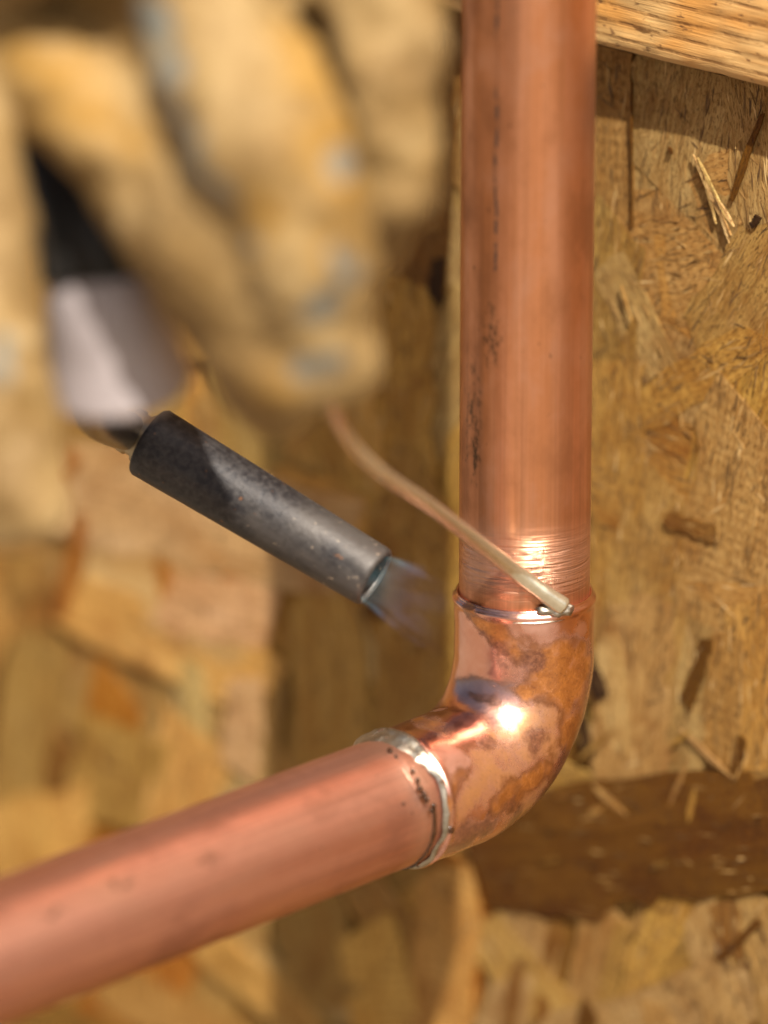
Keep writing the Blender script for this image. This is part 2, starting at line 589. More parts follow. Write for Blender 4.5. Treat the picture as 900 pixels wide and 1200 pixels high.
# ------------------------------------------------------------------ OSB wall and its strands
WM = Matrix((W, Z, N)).transposed().to_4x4()          # local x along wall, y up, z out
WM.translation = WALL_P


def wall_uv(px, py):
    p = ray_plane(px, py, WALL_P, N) - WALL_P
    return Vector((p.dot(W), p.dot(Z)))


PAL = {
    'tan': (0.44, 0.262, 0.080), 'gold': (0.46, 0.255, 0.062), 'pale': (0.58, 0.40, 0.17), 'grey': (0.42, 0.265, 0.094),
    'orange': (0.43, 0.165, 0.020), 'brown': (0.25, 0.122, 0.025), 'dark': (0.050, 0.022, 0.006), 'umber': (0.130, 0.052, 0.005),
    'olive': (0.39, 0.225, 0.060), 'honey': (0.66, 0.375, 0.095), 'blush': (0.66, 0.415, 0.18),
}

bm = bmesh.new()
bmesh.ops.create_cube(bm, size=1)
bmesh.ops.scale(bm, vec=(0.9, 1.1, 0.011), verts=bm.verts)
bmesh.ops.translate(bm, vec=(-0.02, 0.02, -0.0055), verts=bm.verts)
me = bpy.data.meshes.new('osb_panel')
bm.to_mesh(me)
bm.free()
me.materials.append(M_STRAND)
panel = bpy.data.objects.new('osb_panel', me)
C.objects.link(panel)
panel.matrix_world = WM
panel.color = (*PAL['olive'], 1)
tag(panel, 'rough golden brown strand board wall panel standing behind the copper pipework', 'wall panel')


def strand_mesh(L, Wd, thick, rag, curl, point=False):
    n = 9
    xs = [(-0.5 + i / (n - 1)) * L for i in range(n)]
    top, bot = [], []
    ph = random.uniform(0, 6.28)
    sk0, sk1 = random.uniform(-0.5, 0.5), random.uniform(-0.5, 0.5)
    for i, x in enumerate(xs):
        e = min(i, n - 1 - i)
        k = 1.0 if e > 0 else random.uniform(0.55, 1.0)
        if point:
            k = (0.10, 0.42, 0.72, 0.92, 1.0)[e]
        zc = thick + curl * math.sin(ph + 3.0 * i / n)
        for s in (1, -1):
            yy = s * Wd * 0.5 * k * (1 + random.uniform(-rag, rag))
            xx = x
            if i == 0:
                xx += s * sk0 * Wd * 0.6
            if i == n - 1:
                xx += s * sk1 * Wd * 0.6
            zz = zc + s * curl * 0.6 * math.cos(ph + i)
            top.append(Vector((xx, yy, zz)))
            bot.append(Vector((xx, yy, zz - thick - abs(curl) * 0.3)))
    V = top + bot
    F = []
    m = len(top)
    for i in range(n - 1):
        a = 2 * i
        F.append((a, a + 1, a + 3, a + 2))                # top (left, right, right next, left next)
        F.append((a, a + 2, a + 2 + m, a + m))
        F.append((a + 3, a + 1, a + 1 + m, a + 3 + m))
    F.append((1, 0, m, 1 + m))
    F.append((2 * n - 2, 2 * n - 1, 2 * n - 1 + m, 2 * n - 2 + m))
    return V, F


def add_strand(u0, u1, wd, col, lift, name='strand', thick=0.0005, rag=0.10, curl=0.00012, tilt=0.012, point=False):
    d = u1 - u0
    L = d.length
    V, F = strand_mesh(L, wd, thick, rag, curl, point)
    o = link_mesh(name, V, F, M_STRAND, panel, smooth=False)
    # faces of the flake stay flat shaded at the rim, the top reads smooth through the bump
    a = math.atan2(d.y, d.x)
    c = (u0 + u1) / 2
    o.matrix_basis = Matrix.Translation((c.x, c.y, lift)) @ Matrix.Rotation(a, 4, 'Z') @ Matrix.Rotation(random.uniform(-tilt, tilt), 4, 'X') @ Matrix.Rotation(random.uniform(-tilt, tilt) * 0.4, 4, 'Y')
    v = random.uniform(0.92, 1.08)
    cc = PAL[col]
    o.color = (min(1, cc[0] * v), min(1, cc[1] * v * random.uniform(0.95, 1.05)), min(1, cc[2] * v * random.uniform(0.85, 1.15)), 1)
    return o


# under layer: a loose grid of flakes at random angles, so that no bare board shows
names = ['tan', 'gold', 'pale', 'grey', 'orange', 'brown', 'olive', 'honey', 'tan', 'gold']
lift = 0.0002
for gy in range(13):
    for gx in range(11):
        c = Vector((-0.185 + gx * 0.027 + random.uniform(-0.008, 0.008), -0.135 + gy * 0.021 + random.uniform(-0.007, 0.007)))
        a = random.gauss(1.45, 0.55) if random.random() < 0.7 else random.uniform(0, math.pi)
        L = random.uniform(0.035, 0.075)
        d = Vector((math.cos(a), math.sin(a))) * L / 2
        add_strand(c - d, c + d, random.uniform(0.010, 0.022), random.choice(names), lift + random.uniform(0, 0.0011), tilt=0.02)

# the flakes that can be picked out in the photograph (end points, width in photo pixels, colour)
KEY = [
    # right of the pipe, from the batten down
    (700, 330, 930, 240, 150, 'tan'), (690, 520, 930, 620, 170, 'gold'), (700, 640, 940, 560, 120, 'grey'), (690, 760, 930, 820, 120, 'tan'),
    (722, 20, 722, 262, 62, 'olive'), (845, 30, 812, 240, 170, 'grey'), (775, 60, 770, 235, 60, 'grey'),
    (880, 60, 900, 260, 70, 'grey'), (800, 225, 785, 500, 190, 'tan'), (730, 250, 715, 480, 80, 'olive'),
    (930, 260, 830, 420, 90, 'olive'), (905, 330, 850, 560, 90, 'gold'), (840, 400, 770, 640, 120, 'grey'), (720, 300, 800, 470, 60, 'grey'), (760, 480, 900, 390, 50, 'gold'),
    (725, 420, 705, 760, 110, 'gold'), (890, 480, 850, 740, 130, 'tan'), (790, 560, 745, 800, 110, 'tan'),
    (840, 640, 790, 860, 110, 'pale'), (800, 690, 960, 700, 26, 'gold'), (760, 690, 740, 930, 100, 'tan'),
    (830, 720, 800, 900, 80, 'grey'), (905, 700, 890, 900, 110, 'gold'), (862, 740, 850, 900, 50, 'olive'),
    (722, 740, 740, 930, 40, 'pale'), (700, 860, 790, 900, 70, 'tan'), (840, 860, 930, 905, 50, 'olive'),
    # below the dark band
    (570, 1080, 700, 1230, 70, 'tan'), (900, 1060, 740, 1230, 90, 'olive'), (640, 1230, 900, 1150, 80, 'grey'),
    (625, 1060, 585, 1260, 66, 'grey'), (720, 1050, 690, 1200, 70, 'tan'), (800, 1045, 750, 1190, 64, 'gold'),
    (830, 1050, 870, 1260, 60, 'grey'), (895, 1040, 930, 1220, 70, 'tan'), (660, 1075, 640, 1240, 26, 'brown'),
    (618, 1120, 596, 1250, 20, 'brown'), (858, 1050, 862, 1112, 42, 'brown'), (872, 1120, 884, 1260, 34, 'brown'),
    (775, 1170, 800, 1260, 44, 'olive'), (740, 1080, 715, 1180, 26, 'olive'), (700, 1180, 690, 1250, 26, 'umber'),
    # lower left of the elbow
    (535, 1010, 520, 1240, 95, 'honey'), (440, 1080, 470, 1260, 110, 'honey'), (360, 1040, 400, 1180, 120, 'olive'),
    (240, 1090, 380, 1210, 60, 'honey'), (110, 1130, 280, 1230, 80, 'gold'), (20, 1150, 160, 1240, 60, 'brown'),
    (300, 1110, 420, 1190, 24, 'pale'), (262, 1115, 350, 1165, 16, 'brown'),
    # left field behind the torch
    (520, 20, 500, 330, 80, 'brown'), (475, 300, 470, 600, 110, 'gold'), (395, 470, 480, 760, 90, 'gold'),  # brown flake paints in the shade beside the top of the upright
    (500, 540, 490, 900, 110, 'gold'), (395, 690, 400, 950, 110, 'gold'), (430, 640, 360, 890, 40, 'tan'),
    (60, 560, 420, 640, 130, 'blush'), (110, 660, 300, 740, 100, 'blush'), (90, 700, 330, 800, 90, 'honey'),
    (200, 700, 330, 720, 80, 'blush'), (285, 670, 295, 735, 50, 'orange'), (200, 655, 212, 730, 26, 'orange'),
    (112, 590, 80, 720, 26, 'orange'), (95, 660, 80, 715, 18, 'brown'), (235, 770, 240, 870, 40, 'pale'),
    (60, 730, 20, 960, 90, 'tan'), (30, 760, -30, 900, 46, 'umber'), (160, 850, 140, 960, 150, 'olive'),
    (140, 845, 150, 900, 60, 'brown'), (240, 850, 210, 990, 110, 'honey'), (90, 920, 90, 1010, 70, 'honey'),
    (30, 930, 40, 1040, 110, 'honey'), (300, 790, 290, 900, 60, 'blush'), (45, 700, 30, 640, 60, 'olive'),
    (100, 530, 70, 560, 30, 'orange'), (330, 560, 440, 600, 50, 'honey'), (420, 420, 440, 560, 60, 'honey'),
    # dark band of umber coloured flakes laid level under the elbow
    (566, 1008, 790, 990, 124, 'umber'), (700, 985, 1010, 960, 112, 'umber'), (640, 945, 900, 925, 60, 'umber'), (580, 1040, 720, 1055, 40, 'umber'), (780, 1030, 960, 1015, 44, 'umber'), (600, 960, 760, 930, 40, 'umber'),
]
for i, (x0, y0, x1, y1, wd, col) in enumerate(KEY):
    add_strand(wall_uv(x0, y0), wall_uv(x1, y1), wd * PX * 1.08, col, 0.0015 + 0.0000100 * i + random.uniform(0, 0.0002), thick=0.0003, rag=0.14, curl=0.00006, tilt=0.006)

# dark open gaps, knots, painted shade left of the upright, and loose slivers standing off the face
SPECK = [
    (903, 130, 868, 232, 8, 'umber'), (838, 745, 815, 822, 20, 'umber'), (880, 860, 870, 915, 14, 'umber'),
    (700, 775, 715, 815, 26, 'dark'), (688, 820, 698, 880, 18, 'dark'), (751, 90, 751, 262, 2, 'umber'),
    (790, 603, 848, 622, 20, 'brown'), (793, 171, 799, 176, 6, 'umber'),
    (890, 262, 900, 250, 8, 'dark'), (900, 1075, 850, 1120, 12, 'umber'), (525, 300, 520, 350, 22, 'dark'),
    (505, 60, 515, 200, 30, 'umber'), (440, 640, 450, 720, 30, 'umber'), (700, 1170, 690, 1230, 26, 'umber'),
]
for i, (x0, y0, x1, y1, wd, col) in enumerate(SPECK):
    add_strand(wall_uv(x0, y0), wall_uv(x1, y1), wd * PX, col, 0.0023 + 0.00001 * i, rag=0.3, tilt=0.005, thick=0.0003)

SLIV = [
    (824, 178, 868, 272, 9, 'pale'), (838, 205, 850, 258, 5, 'pale'), (808, 850, 868, 906, 8, 'tan'), (706, 915, 745, 950, 10, 'tan'),
    (820, 880, 795, 940, 7, 'tan'), (825, 920, 818, 958, 9, 'gold'),
    
    (700, 950, 720, 940, 8, 'olive'), (795, 872, 822, 850, 6, 'gold'), (690, 885, 730, 850, 8, 'gold'),
    (830, 182, 862, 250, 5, 'pale'), (845, 222, 872, 262, 6, 'blush'), (852, 236, 866, 280, 4, 'pale'), (740, 330, 752, 372, 3, 'tan'), (770, 1015, 800, 1000, 5, 'brown'),
    (640, 1005, 672, 1000, 5, 'brown'),
    (660, 930, 690, 925, 6, 'brown'), 
]
for i, (x0, y0, x1, y1, wd, col) in enumerate(SLIV):
    o = add_strand(wall_uv(x0, y0), wall_uv(x1, y1), wd * PX, col, 0.0026 + 0.00001 * i, name='splinter', rag=0.3, tilt=0.03, thick=0.0003, curl=0.0001, point=True)

# torn fibres lying on the flakes: too many to pick apart, one part of the panel
def fibres(count):
    from mathutils.bvhtree import BVHTree
    VV, FF, AX = [], [], []
    for o in panel.children:
        ang = o.matrix_basis.to_euler().z
        AX += [(ang, o.color[0] < 0.16)] * len(o.data.polygons)
        q0 = len(VV)
        VV += [o.matrix_basis @ v.co for v in o.data.vertices]
        FF += [[q0 + k for k in p.vertices] for p in o.data.polygons]
    tree = BVHTree.FromPolygons(VV, FF)
    rnd = random.Random(3)
    V, F = [], []
    u_min, u_max = wall_uv(0, 600).x - 0.01, wall_uv(905, 600).x + 0.01
    for n in range(count):
        t = rnd.random() ** 0.55                       # denser to the right, where the board is nearest
        c = Vector((u_min + (u_max - u_min) * t, rnd.uniform(-0.062, 0.112)))
        hit = tree.ray_cast(Vector((c.x, c.y, 0.02)), Vector((0, 0, -1)))
        if hit[0] is None:
            continue
        ang, dark = AX[hit[2]]
        if dark and rnd.random() < 0.75:               # fewer fibres on the dark flakes
            continue
        a = ang + (rnd.gauss(0, 0.14) if rnd.random() < 0.85 else rnd.uniform(-1.2, 1.2))
        L, wd = rnd.uniform(0.0010, 0.0055), rnd.uniform(0.00006, 0.00022)
        d = Vector((math.cos(a), math.sin(a))) * L / 2
        e = Vector((-d.y, d.x)).normalized() * wd
        pts = [c - d, c - d * 0.2 + e, c + d, c + d * 0.1 - e]
        out = []
        for p in pts:
            hit = tree.ray_cast(Vector((p.x, p.y, 0.02)), Vector((0, 0, -1)))
            if hit[0] is None:
                break
            out.append(hit[0] + Vector((0, 0, 0.00006)))
        if len(out) < 4 or max(q.z for q in out) - min(q.z for q in out) > 0.0006:
            continue
        q0 = len(V)
        lift_end = rnd.uniform(0, 0.0005) if rnd.random() < 0.2 else 0
        out[2].z += lift_end
        V += out + [q - Vector((0, 0, 0.00025)) for q in out]
        F += [(q0 + 3, q0 + 2, q0 + 1, q0), (q0, q0 + 1, q0 + 5, q0 + 4), (q0 + 1, q0 + 2, q0 + 6, q0 + 5), (q0 + 2, q0 + 3, q0 + 7, q0 + 6), (q0 + 3, q0, q0 + 4, q0 + 7)]
    t = NT('torn_fibre')
    rp = t.n('NewGeometry').outputs['Random Per Island']
    r = t.n('ValToRGB')
    t.l(rp, r.inputs[0])
    cr = r.color_ramp
    cr.elements[0].color = (0.07, 0.034, 0.010, 1)
    cr.elements[1].color = (0.54, 0.37, 0.16, 1)
    for pos, c in ((0.40, (0.15, 0.075, 0.018, 1)), (0.70, (0.30, 0.165, 0.045, 1)), (0.92, (0.44, 0.27, 0.09, 1))):
        k = cr.elements.new(pos)
        k.color = c
    t.set(Base_Color=r.outputs[0], Roughness=0.7)
    o = link_mesh('wood_fibres', V, F, t.m, panel, smooth=False)
    o['kind'] = 'stuff'


fibres(5000)

# ------------------------------------------------------------------ batten nailed to the wall above
pA, pB = wall_uv(705, 62), wall_uv(900, 112)


def batten():
    T = 0.0085
    # lower edge of the front face seen at these two photo points
    fp = WALL_P + N * T
    a = ray_plane(510, 10, fp, N)
    b = ray_plane(885, 104, fp, N)
    d = (b - a).normalized()
    u = N.cross(d).normalized()
    if u.z < 0:
        u = -u
    o = a - N * (T - 0.003)
    L0, L1, Hh = -0.36, 0.30, 0.062
    nx, nz = 420, 70
    V, F = [], []
    for i in range(nx):
        x = L0 + (L1 - L0) * i / (nx - 1)
        for j in range(nz):
            v = j / (nz - 1)
            z = Hh * v
            y = T - 0.003
            edge = min(z, Hh - z)
            rr = 0.0022
            if edge < rr:
                y -= rr - math.sqrt(max(0, rr * rr - (rr - edge) ** 2))
            wob = 0.0006 * fbm((x * 14, z * 40, 3.1), 1.0)
            ring = math.sin((z + wob) * 2 * math.pi / 0.0027)
            y += 0.00016 * ring + 0.00035 * fbm((x * 160, z * 500, 1.7), 1.0) - 0.0002
            zz = z + 0.0006 * fbm((x * 60, 0, 8.0 + v), 1.0)
            V.append(Vector((x, y, zz)))
    for i in range(nx - 1):
        for j in range(nz - 1):
            a0 = i * nz + j
            F.append((a0, a0 + nz, a0 + nz + 1, a0 + 1))
    # back, bottom and top strips
    base = len(V)
    for i in (0, nx - 1):
        x = V[i * nz].x
        V += [Vector((x, 0, 0.0002)), Vector((x, 0, Hh))]
    bl0, tl0, bl1, tl1 = base, base + 1, base + 2, base + 3
    F.append(tuple([bl1, bl0] + [i * nz for i in range(nx)]))
    F.append(tuple([tl0, tl1] + [i * nz + nz - 1 for i in range(nx - 1, -1, -1)]))
    F.append((bl0, bl1, tl1, tl0))
    F.append(tuple([tl0, bl0] + [j for j in range(nz)][::1]))
    F.append(tuple([bl1, tl1] + [(nx - 1) * nz + j for j in range(nz - 1, -1, -1)]))
    ob = link_mesh('wooden_batten', V, F, M_LUMBER)
    m = Matrix((d, N, u)).transposed().to_4x4()
    m.translation = o
    ob.matrix_world = m
    tag(ob, 'rough sawn pale softwood batten fixed across the strand board at the top', 'wooden batten')
    return ob


batten()

# ------------------------------------------------------------------ copper pipework
pw = thing('copper_pipework', 'shiny copper pipe with flux stained elbow turning from upright to lower left', 'copper pipe')


def tube(name, length, mat, back=0.0):
    """open tube along local z, from -back up to length"""
    seg, n = 96, 60
    V, F = [], []
    prof = [(RP, -back + (length + back) * i / (n - 1)) for i in range(n)]
    prof += [(RP - 0.0004, length + 0.0003), (RP - 0.0011, length), (RP - 0.0011, -back)]
    for r, z in prof:
        for k in range(seg):
            a = 2 * math.pi * k / seg
            V.append(Vector((r * math.cos(a), r * math.sin(a), z)))
    q = len(prof)
    for i in range(q):
        for k in range(seg):
            a, b = i * seg + k, i * seg + (k + 1) % seg
            c, d = ((i + 1) % q) * seg + (k + 1) % seg, ((i + 1) % q) * seg + k
            F.append((a, b, c, d))
    return link_mesh(name, V, F, mat, pw)


zp = lambda py: (881 - py) * PX / math.cos(PITCH)      # height on the upright pipe (good enough for marks)
M_UP = mat_copper('drawn_copper_upright', (0.68, 0.32, 0.18), (0.52, 0.205, 0.085), 0.39, aniso=0.35,
                  scratch=(zp(690) + 0.002, zp(606), 1.0),
                  ink=(-0.0054, [(zp(310), zp(112)), (zp(45), zp(-60))]),
                  smear=[(-0.0088, zp(480), 0.0022, 0.016), (-0.0062, zp(385), 0.0030, 0.010), (-0.0088, zp(520), 0.0014, 0.008)])
up = tube('upright_pipe', 0.45, M_UP, back=-0.0125)
M_LOW = mat_copper('drawn_copper_lower', (0.68, 0.345, 0.255), (0.57, 0.245, 0.155), 0.41, aniso=0.0, sm_y=-1.0,
                   smear=[(0.0075, 0.104, 0.0016, 0.005), (0.0088, 0.085, 0.0014, 0.004), (0.0080, 0.118, 0.0014, 0.006)],
                   scratch=(FACE_H + 0.002, FACE_H + 0.0075, 0.35))
low = tube('lower_pipe', 0.36, M_LOW, back=-0.0125)
# local frame of the lower pipe: z along H, y down-ish so that x,y stay perpendicular
hx = Z.cross(H).normalized()
low.matrix_local = Matrix((Z.cross(H).normalized(), -(Z - H * Z.dot(H)).normalized() * -1, H)).transposed().to_4x4()


def elbow():
    # centre line: down the upright socket, round the bend, out along H
    path, kind = [], []
    n1, n2 = 46, 90
    st = FACE - RB
    for i in range(n1):
        path.append(Z * (FACE - st * i / n1)); kind.append(FACE - st * i / n1)
    cc = Z * RB + H * RB
    for i in range(n2):
        a = (math.pi / 2) * i / n2
        path.append(cc - H * RB * math.cos(a) - Z * RB * math.sin(a)); kind.append(0)
    for i in range(n1 + 1):
        path.append(H * (RB + (FACE_H - RB) * i / n1)); kind.append(FACE - (FACE_H - RB) * (1 - i / n1))
    seg = 180
    rs = []
    for k in kind:
        e = FACE - k if k else 1
        r = RF
        if e < 0.0030:                                   # rolled bead at the mouth
            r = RF + 0.00034 * math.exp(-((e - 0.0009) / 0.0007) ** 2)
            if e < 0.0006:
                r -= (0.0006 - e) * 0.7
        rs.append(r)
    T, Nn = frames(path)
    V, F = [], []
    for i, p in enumerate(path):
        b = T[i].cross(Nn[i])
        for k in range(seg):
            a = 2 * math.pi * k / seg
            d = Nn[i] * math.cos(a) + b * math.sin(a)
            q = p + d * rs[i]
            q = q + d * (0.00010 * fbm(q, 160, 3))
            V.append(q)
    nr = len(path)
    for i in range(nr - 1):
        for k in range(seg):
            a, b2 = i * seg + k, i * seg + (k + 1) % seg
            F.append((a, b2, b2 + seg, a + seg))
    # close the mouths down to the tubes with a rounded fillet
    for end, i, sgn in ((0, 0, 1), (1, nr - 1, -1)):
        last = [i * seg + k for k in range(seg)]
        tdir = T[i] * (-1 if end == 0 else 1)
        for (rr, off) in ((RF - 0.00025, 0.00030), (RP + 0.00025, 0.00030), (RP - 0.0001, -0.0002)):
            ring = []
            b = T[i].cross(Nn[i])
            for k in range(seg):
                a = 2 * math.pi * k / seg
                d = Nn[i] * math.cos(a) + b * math.sin(a)
                V.append(path[i] + d * rr + tdir * off)
                ring.append(len(V) - 1)
            for k in range(seg):
                k2 = (k + 1) % seg
                f = (last[k], last[k2], ring[k2], ring[k])
                F.append(f if end else f[::-1])
            last = ring
    o = link_mesh('elbow', V, F, M_FIT, pw)
    o.data.update()
    return o


el = elbow()


def stains(o):
    me = o.data
    nv = len(me.vertices)
    co = [v.co.copy() for v in me.vertices]
    no = [v.normal.copy() for v in me.vertices]
    pr = [proj(c) for c in co]
    face = [(CAM - co[i]).dot(no[i]) > 0 for i in range(nv)]

    def at(px, py):
        best, bi = 1e9, 0
        for i in range(0, nv, 1):
            if face[i]:
                d = (pr[i][0] - px) ** 2 + (pr[i][1] - py) ** 2
                if d < best:
                    best, bi = d, i
        return co[bi]
    FLUX = [(548, 712, 9), (554, 717, 9), (561, 723, 10), (569, 731, 10), (577, 740, 11), (586, 749, 12), (598, 760, 15), (640, 765, 26), (668, 760, 24), (680, 790, 26), (676, 830, 28),
            (655, 800, 24), (668, 870, 24), (600, 845, 10), (615, 815, 12), (505, 848, 15), (490, 842, 10), (545, 905, 14), (530, 920, 13), (522, 940, 12), (600, 930, 24),
            (620, 915, 14), (640, 905, 16), (518, 965, 10), (547, 880, 10), (650, 930, 18), (585, 945, 16)]
    OXID = [(551, 722, 5), (557, 729, 5), (564, 737, 5), (571, 746, 6), (579, 755, 6), (588, 765, 7), (608, 785, 18), (590, 775, 14), (625, 775, 16), (570, 870, 12), (630, 870, 18), (600, 970, 26), (575, 965, 26), (550, 978, 26), (530, 990, 24), (640, 948, 22), (665, 915, 18), (610, 955, 16), (660, 900, 20)]
    OLIV = [(650, 850, 34), (610, 945, 34), (575, 890, 30), (600, 900, 32), (560, 930, 26), (560, 910, 20), (640, 880, 26), (620, 850, 22), (630, 930, 26), (525, 862, 16), (540, 950, 18)]
    PINK = [(640, 733, 18), (612, 728, 12), (680, 735, 16), (530, 885, 22), (515, 905, 16), (510, 890, 16), (545, 890, 12), (520, 830, 14)]

    def field(lst):
        return [(at(x, y), r * PX) for x, y, r in lst]
    Fs, Os, Ls, Ps = field(FLUX), field(OXID), field(OLIV), field(PINK)
    col = me.color_attributes.new('stain', 'FLOAT_COLOR', 'POINT')
    data = [0.0] * (nv * 4)
    for i in range(nv):
        c = co[i]
        w = c + Vector((fbm(c, 170, 4), fbm(c + Vector((3, 1, 2)), 170, 4), fbm(c + Vector((7, 5, 1)), 170, 4))) * 0.0015

        def val(lst):
            m = 0.0
            for p, r in lst:
                d = (w - p).length_squared / (r * r)
                if d < 6:
                    m += math.exp(-d * 0.9)
            return m / (0.55 + m) * 1.05
        n1 = 0.34 * fbm(c + Vector((1, 9, 4)), 230, 5)
        n2 = 0.34 * fbm(c + Vector((8, 2, 6)), 300, 5)
        pk = val(Ps)
        back = 0.34 if not face[i] else 0.0
        f = max(0.0, val(Fs) - 0.55 * pk + n1 * 0.7)
        x = max(0.0, val(Os) - 0.55 * pk + n2)
        l = max(back, val(Ls) - 0.55 * pk - 0.6 * n1)
        data[i * 4:i * 4 + 4] = (f, x, l, max(0.0, min(1.0, pk + 0.4 * n1)))
    col.data.foreach_set('color', data)


stains(el)

# solder fillet round the lower joint: wide on top, thinning to a dark line below


def ring_dirs():
    a = Z.copy()                                   # up
    b = H.cross(a).normalized()
    return a, b


def fillet(name, mat, base, axis, a0, b0, width, off, amp, parent, seg=220, m=9, span=(0, 2 * math.pi)):
    """lumpy band round a tube; width(t) and off(t) in metres along the axis"""
    V, F = [], []
    full = abs(span[1] - span[0] - 2 * math.pi) < 1e-6
    ns = seg if full else seg + 1
    for k in range(ns):
        t = span[0] + (span[1] - span[0]) * k / seg
        d = a0 * math.cos(t) + b0 * math.sin(t)
        w, o = width(t), off(t)
        for j in range(m):
            v = j / (m - 1)
            s = o + (v - 0.35) * w
            p = base + axis * s
            rr0 = RF + 0.00030 if s < 0 else RP + (RF - RP + 0.00035) * math.exp(-s / 0.0009)
            bumpv = math.sin(math.pi * v) ** 0.7
            lump = 1 + 0.55 * fbm(p + d * RF, 420, 3)
            r = rr0 - 0.00012 + amp * bumpv * lump * min(1, w / 0.003 + 0.25)
            V.append(p + d * r)
    for k in range(seg):
        k2 = (k + 1) % ns
        for j in range(m - 1):
            F.append((k * m + j, k2 * m + j, k2 * m + j + 1, k * m + j + 1))
    return link_mesh(name, V, F, mat, parent)


upv, sv = ring_dirs()                                # t = 0 is the top of the pipe, sv side?
view_side = 1 if sv.dot(-FWD) > 0 else -1


def low_w(t):
    # angle measured from the top towards the camera side
    q = math.atan2(math.sin(t) * view_side, math.cos(t))
    f = math.exp(-((q - 0.25) / 0.75) ** 2)
    wob = 0.0018 * noise.noise(Vector((math.cos(t) * 2.2, math.sin(t) * 2.2, 4.0))) + 0.0012 * noise.noise(Vector((math.cos(t) * 6, math.sin(t) * 6, 9.0)))
    return max(0.0005, 0.0008 + 0.0046 * f + wob * (0.25 + f))


fillet('solder_ring', M_SOLDER, H * FACE_H, H, upv, sv * view_side, low_w, lambda t: 0.0004 + 0.0006 * noise.noise(Vector((math.cos(t) * 3, math.sin(t) * 3, 1.0))), 0.00042, pw)
# dark burnt flux line along the under side of the ring
fillet('flux_residue', M_FLUX, H * FACE_H, H, upv, sv * view_side,
       lambda t: 0.0011 + 0.0007 * noise.noise(Vector((t * 3.1, 0, 2))), lambda t: 0.0026 + 0.0005 * noise.noise(Vector((t * 2, 5, 2))), 0.0006, pw,
       seg=80, span=(1.35, 3.6))
# bright thread of solder drawn in under the upper lip
front = Vector((0, -1, 0))
side = Vector((1, 0, 0))
fillet('solder_seam', M_SOLDER, Z * (FACE - 0.00155), -Z, front, side,
       lambda t: 0.00045 * max(0.05, 1 - ((t - 0.2) / 0.4) ** 2) + 0.0001, lambda t: 0.0, 0.00028, pw, seg=60, span=(-0.18, 0.58))


def blob(name, pos, r, mat, parent, sq=(1, 1, 1), amp=0.35, fr=500):
    bm = bmesh.new()
    bmesh.ops.create_icosphere(bm, subdivisions=3, radius=1)
    for v in bm.verts:
        k = 1 + amp * fbm(v.co * r + pos, fr, 3)
        v.co = Vector((v.co.x * sq[0], v.co.y * sq[1], v.co.z * sq[2])) * (r * k)
    me = bpy.data.meshes.new(name)
    bm.to_mesh(me)
    bm.free()
    me.polygons.foreach_set('use_smooth', [True] * len(me.polygons))
    me.materials.append(mat)
    o = bpy.data.objects.new(name, me)
    C.objects.link(o)
    o.parent = parent
    o.location = pos
    return o


def on_cyl(px, py, axis_p, axis, r):
    """point on a cylinder seen at a photo pixel"""
    d = (P(px, py, 1.0) - CAM).normalized()
    oc = CAM - axis_p
    dd = d - axis * d.dot(axis)
    oo = oc - axis * oc.dot(axis)
    a, b, c = dd.dot(dd), 2 * dd.dot(oo), oo.dot(oo) - r * r
    disc = b * b - 4 * a * c
    if disc < 0:
        return None
    return CAM + d * ((-b - math.sqrt(disc)) / (2 * a))


tip = on_cyl(655, 714, Vector(), Z, RF)
blob('solder_bead', tip + Vector((-0.0004, -0.0001, -0.0001)), 0.0020, M_SOLDER, pw, (1.3, 0.6, 0.75), 0.45, 700)
blob('solder_bead', on_cyl(640, 716, Vector(), Z, RF), 0.0013, M_SOLDER, pw, (1.6, 0.5, 0.6), 0.45, 700)
# burnt flux specks on and beside the solder ring
for (x, y, r) in [(457, 880, 3.4), (464, 887, 2.0), (489, 914, 2.6), (499, 938, 3.4), (505, 950, 2.4), (484, 903, 2.4), (492, 924, 3.2), (496, 931, 3.6), (508, 944, 3.0), (490, 918, 2.0), (473, 942, 1.5), (483, 953, 1.2)]:
    q = on_cyl(x, y, Vector(), H, RF + 0.0002 if x > 475 else RP + 0.0002)
    if q:
        blob('flux_speck', q, r * PX, M_FLUX, pw, (1, 1, 1.2), 0.4, 900)
q = on_cyl(527, 972, Vector(), H, RF)
if q:
    blob('flux_speck', q, 5 * PX, M_FLUX, pw, (1, 0.6, 1), 0.3, 900)

# ------------------------------------------------------------------ solder wire
tw = on_cyl(661, 713, Vector(), Z, RF)
d0 = (tw - CAM).dot(FWD)
wp = [P(662, 712, d0 - 0.0012), P(640, 697, d0 - 0.0024), P(600, 667, d0 - 0.005), P(550, 628, d0 - 0.018), P(500, 590, d0 - 0.036), P(450, 556, d0 - 0.052),
      P(414, 522, d0 - 0.062), P(393, 488, d0 - 0.074), P(378, 450, d0 - 0.092), P(365, 400, d0 - 0.115), P(360, 350, d0 - 0.125)]
path = catmull(wp, 14)
nn = len(path)


def wire_r(i, a):
    base = 0.00154 - 0.00058 * min(1, i / (nn * 0.6))
    r = base * (1 + 0.05 * fbm(path[i], 240, 2))
    r *= (1 + 0.08 * math.cos(2 * a + 0.4)) * (1 - 0.07 * math.exp(-((math.cos(a - 1.2) - 1) / 0.03) ** 2) - 0.06 * math.exp(-((math.cos(a - 4.3) - 1) / 0.04) ** 2))                      # slightly flattened
    if i < 3:
        r *= (0.72, 0.92, 1.0)[i] if i < 3 else 1
    return r


V, F = sweep(path, wire_r, 28)
wire = link_mesh('solder_wire', V, F, M_WIRE)
tag(wire, 'curved silvery solder wire touching the lip of the copper elbow', 'solder wire')

